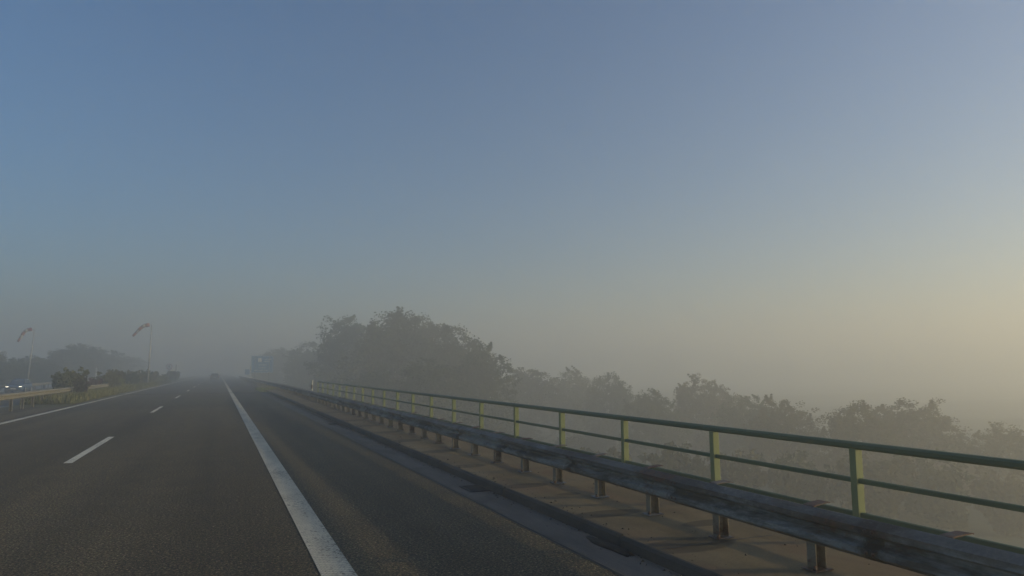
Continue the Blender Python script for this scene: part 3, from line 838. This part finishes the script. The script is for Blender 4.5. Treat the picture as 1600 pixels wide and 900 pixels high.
vg(FAR, 1, 'leaf_a', 9.8, 146, 6.4, 4.8, 2.2, 'faint tree rising left of the blue sign')
vg(FAR, 2, 'leaf_b', 16.0, 103, 5.2, 4.0, 2.9, 'hazy tree between the blue sign and the big group')
def vr(kind, i, mat, x, y, ztop, rad, rot, label, k=2.35):
    vt(kind, i, mat, round(x*k, 2), round(y*k, 2), 1.7 - (1.7-ztop)*k, rad*k*.95, rot, label)
# lower trees along the railing
vr(FAR, 1, 'leaf_b', 20.6, 46.5, 1.85, 3.2, .4, 'low tree beside the right foot of the big group')
vr(NEAR, 0, 'leaf_b', 24.2, 46.2, 1.2, 3.2, 1.4, 'low pointed tree top second from the big group')
vr(NEAR, 1, 'leaf_b', 23.4, 39.2, 1.05, 2.9, 2.2, 'small tree just left of the gap in the tree line')
vr(NEAR, 2, 'leaf_b', 21.6, 31.8, .35, 2.6, 3.0, 'low tree directly right of the gap in the tree line')
vr(NEAR, 3, 'leaf_c', 25.6, 33.2, .98, 3.0, 3.9, 'middle tree with a raised pointed top right of the gap')
vr(NEAR, 4, 'leaf_b', 24.2, 28.0, .10, 2.6, 4.6, 'flat topped tree right of the raised pointed one')
vr(NEAR, 0, 'leaf_c', 22.4, 23.6, .05, 2.5, 5.6, 'tree with loose upright sprigs above the third railing bay')
vr(NEAR, 1, 'leaf_c', 21.9, 19.4, .12, 2.3, .8, 'sparse tree with a thin leading shoot beside the broad one')
vr(NEAR, 2, 'leaf_c', 26.2, 20.2, .10, 3.3, 1.9, 'broad brownish tree, the largest crown at the right')
vr(NEAR, 3, 'leaf_c', 27.6, 17.6, -.70, 2.6, 2.7, 'lower tree to the right of the broad brownish one')
vr(NEAR, 4, 'leaf_c', 28.5, 15.2, -1.3, 2.6, 3.6, 'lowest tree at the right edge of the picture')
vr(NEAR, 0, 'leaf_c', 19.0, 15.4, -2.6, 2.7, 4.4, 'shrubby tree low behind the nearest railing post')
vr(NEAR, 3, 'leaf_b', 18.6, 25.0, -2.4, 2.8, 5.2, 'shrubby tree low behind the second railing bay')
vr(NEAR, 1, 'leaf_b', 18.2, 34.0, -1.9, 2.8, .2, 'shrubby tree low behind the middle of the railing')
vr(NEAR, 4, 'leaf_b', 17.8, 43.0, -1.2, 2.9, 1.1, 'shrubby tree low behind the far half of the railing')
# left side, beyond the other carriageway
LG = 'trees beyond the opposite carriageway'
for (i, mat, x, y, zt, rad, rot, lab) in [
    (1, 'leaf_a', -25.6, 100, 2.9, 2.3, .1, 'low green tree directly behind the blue car'),
    (2, 'leaf_b', -25.6, 113, 3.1, 2.4, .9, 'low green tree just right of the windsock pole foot'),
    (3, 'leaf_a', -25.4, 121, 3.3, 2.5, 1.9, 'low green tree behind the gap in the distant guardrail'),
    (0, 'leaf_b', -25.2, 130, 3.5, 2.6, 2.9, 'low green tree behind the broad olive median shrub'),
    (0, 'leaf_a', -31.0, 123, 5.6, 3.2, .5, 'dark tree at the left edge of the picture above the blue car'),
    (1, 'leaf_a', -28.2, 124, 4.0, 2.6, 1.6, 'smaller tree right beside the leftmost dark one'),
    (2, 'leaf_b', -28.0, 138, 4.8, 3.0, 2.4, 'low tree just right of the pole behind the blue car'),
    (3, 'leaf_b', -27.4, 149, 5.0, 3.2, 3.1, 'low tree between the windsock pole and the rounded wood'),
    (0, 'leaf_a', -27.0, 158, 6.8, 4.6, 4.1, 'left tree of the rounded clump on the left skyline'),
    (1, 'leaf_a', -26.6, 172, 8.0, 5.2, 5.0, 'highest tree of the rounded clump on the left skyline'),
    (2, 'leaf_a', -26.2, 190, 8.0, 5.2, .9, 'right tree of the rounded clump on the left skyline'),
    (3, 'leaf_a', -25.8, 214, 7.0, 5.2, 1.9, 'faded tree behind the pale sign back'),
    (0, 'leaf_a', -25.5, 246, 6.6, 5.4, 2.8, 'very faint tree left of the round sign')]:
    z0 = terrain_z(x, y); put_tree(FAR, i, mat, x, y, z0, (zt-z0)/.98, rad, rot, lab, LG)
# shrubs
def make_shrub(seed, leaf=.06, nclump=230, per=24):
    r = np.random.default_rng(seed); bm = bmesh.new()
    tips = []
    for k in range(9):
        a = r.uniform(0, 6.28); q = r.uniform(.15, .75); h = r.uniform(.55, 1.0)
        tip = Vector((math.cos(a)*q, math.sin(a)*q, h)); tips.append(tip)
        add_tube(bm, [(0, 0, -.1), tip*.5 + Vector((0, 0, .06)), tip], [.035, .022, .007], 5)
    st = bm_mesh(bm, 'stem', True)
    t = np.array([list(x) for x in tips]); w_ = r.choice(len(t), nclump)
    pc = t[w_]*(.25 + .8*r.random(nclump))[:, None] + rand_dirs(r, nclump)*.22
    pc[:, 2] = np.maximum(pc[:, 2], .06)
    P, A, B = leaves_around(r, pc, per, np.full(nclump, .13), leaf)
    return st, quads_mesh('foliage', P, A, B)
SH = [make_shrub(300+i) for i in range(4)]
def shrub(i, mat, x, y, rad, h, rot, label, z=.03, group='shrubs along the median'):
    g = tag(empty('shrub', (x, y, z), rot), label, 'shrub', group)
    st, fo = SH[i % 4]
    a = link('stem', st, MT['bark'], g); b = leafy('foliage', fo, mat, g)
    for o in (a, b): o.scale = (rad, rad, h)
shrub(0, 'leaf_c', -8.0, 51.5, .55, 1.25, .3, 'small brownish shrub growing through the pale median guardrail')
shrub(1, 'leaf_y', -9.6, 56.0, 1.5, 1.75, 1.0, 'broad olive shrub behind the pale median guardrail')
shrub(2, 'leaf_c', -10.0, 60.5, 1.2, 1.5, 2.0, 'low brownish shrub behind the guardrail beside the broad olive one')
shrub(3, 'leaf_r', -9.4, 66.5, 1.0, 1.2, 2.2, 'reddish shrub at the end of the median guardrail')
shrub(0, 'leaf_y', -9.0, 70.0, 1.3, 1.6, 3.4, 'olive shrub right after the end of the median guardrail')
shrub(1, 'leaf_y', -8.6, 74.5, 1.0, 1.2, 4.0, 'yellowish shrub second after the guardrail end')
shrub(2, 'leaf_c', -9.1, 79.0, 1.4, 1.75, 4.7, 'brownish shrub in the middle of the median row')
shrub(3, 'leaf_a', -8.6, 84.5, 1.3, 1.7, 5.5, 'dark shrub in the median just before the windsock pole')
shrub(0, 'leaf_c', -8.9, 90.5, 1.4, 1.75, .7, 'brownish shrub nearest the left of the median windsock pole')
shrub(1, 'leaf_a', -8.4, 98.0, 1.4, 1.75, 1.7, 'dark shrub just past the median windsock pole')
shrub(2, 'leaf_c', -8.7, 106.0, 1.5, 1.6, 2.8, 'brown shrub between the windsock pole and the round sign')
shrub(3, 'leaf_y', -8.3, 115.0, 1.4, 1.4, 3.8, 'yellowish shrub below and left of the round sign')
shrub(0, 'leaf_y', -8.2, 124.0, 1.2, 1.1, 4.9, 'low yellowish shrub in front of the round sign')
shrub(1, 'leaf_a', -8.4, 136.0, 1.4, 1.5, 5.9, 'dark shrub between the round sign and the low whitish panel')
shrub(2, 'leaf_a', -8.3, 148.0, 1.6, 1.8, .5, 'faint dark shrub beyond the low whitish panel')
shrub(3, 'leaf_a', -8.3, 162.0, 1.8, 1.8, 1.5, 'last faint shrub at the end of the median row')
# undergrowth on the valley slope below the railing
US = 'undergrowth shrubs in the valley'
for i, (x, y, rad, h, rot, mat, lab) in enumerate([
    (51.6, 33.0, 3.3, 4.2, 0.0, 'leaf_c', 'foggy undergrowth shrub seen through the railing below the lowest tree at the right edge'),
    (46.2, 34.2, 3.5, 4.5, 0.9, 'leaf_b', 'foggy undergrowth shrub seen through the railing below the broad brownish tree'),
    (40.6, 35.4, 3.7, 4.2, 1.8, 'leaf_c', 'foggy undergrowth shrub seen through the railing left of the nearest railing post'),
    (37.8, 38.8, 3.3, 4.5, 2.7, 'leaf_b', 'foggy undergrowth shrub seen through the railing between the two nearest railing posts'),
    (34.0, 41.4, 3.5, 4.2, 3.6, 'leaf_c', 'foggy undergrowth shrub seen through the railing beside the second railing post'),
    (31.3, 44.8, 3.7, 4.5, 4.5, 'leaf_b', 'foggy undergrowth shrub seen through the railing between the second and third railing posts'),
    (28.3, 48.2, 3.3, 4.2, 5.4, 'leaf_c', 'foggy undergrowth shrub seen through the railing beside the third railing post'),
    (25.9, 52.5, 3.5, 4.5, 6.3, 'leaf_b', 'foggy undergrowth shrub seen through the railing beside the fourth railing post')]):
    shrub(i, mat, x, y, rad, h, rot, lab, terrain_z(x, y) - .1, US)
# grass
def grass(name, boxes, n, h, label, zf):
    r = np.random.default_rng(17); P = []
    tot = sum((b[1]-b[0])*(b[3]-b[2]) for b in boxes)
    for b in boxes:
        k = int(n*(b[1]-b[0])*(b[3]-b[2])/tot)
        x = r.uniform(b[0], b[1], k); y = r.uniform(b[2], b[3], k)
        P.append(np.stack([x, y, np.array([zf(a, c) for a, c in zip(x, y)])], 1))
    P = np.concatenate(P); n = len(P)
    hh = h*(.35 + r.random(n)**1.5); A = r.normal(size=(n, 3))*.28; A[:, 2] = 1; A = A/np.linalg.norm(A, axis=1)[:, None]*(hh/2)[:, None]
    B = rand_dirs(r, n); B[:, 2] = 0; B = B/(np.linalg.norm(B, axis=1)[:, None]+1e-9)*(hh*.09+.006)[:, None]
    P[:, 2] += hh*.42
    o = link(name, quads_mesh(name, P, A, B), MT['grass']); tag(o, label, 'grass', kind='stuff')
grass('median_grass', [(-9.6, -7.22, 44, 70), (-9.6, -7.22, 70, 130), (-8.4, -7.22, 45, 110)], 52000, .44, 'yellow green grass along the median verge', lambda x, y: .06)
grass('verge_grass', [(4.7, 6.4, 63, 130), (5.0, 8.0, 48, 120), (3.3, 4.6, 62.6, 72)], 16000, .30, 'dry grass on the right verge beyond the bridge', lambda x, y: terrain_z(x, y) if x > 4.6 else -.03)

# ------------------------------------------------------------------ haze
hz = link('haze', box_mesh('haze', -1700, 1700, -1100, 2400, -11.4, HAZE_TOP))
n = N('haze_air'); n.t.nodes.remove(n.b)
pv = n.n('ShaderNodeVolumePrincipled'); pv.inputs['Density'].default_value = HAZE_DENS
pv.inputs['Color'].default_value = (.975, .97, .91, 1); pv.inputs['Anisotropy'].default_value = HAZE_G
n.l(pv.outputs[0], n.out.inputs['Volume'])
hz.data.materials.append(n.m); tag(hz, 'thin morning fog filling the air', 'fog', kind='stuff')
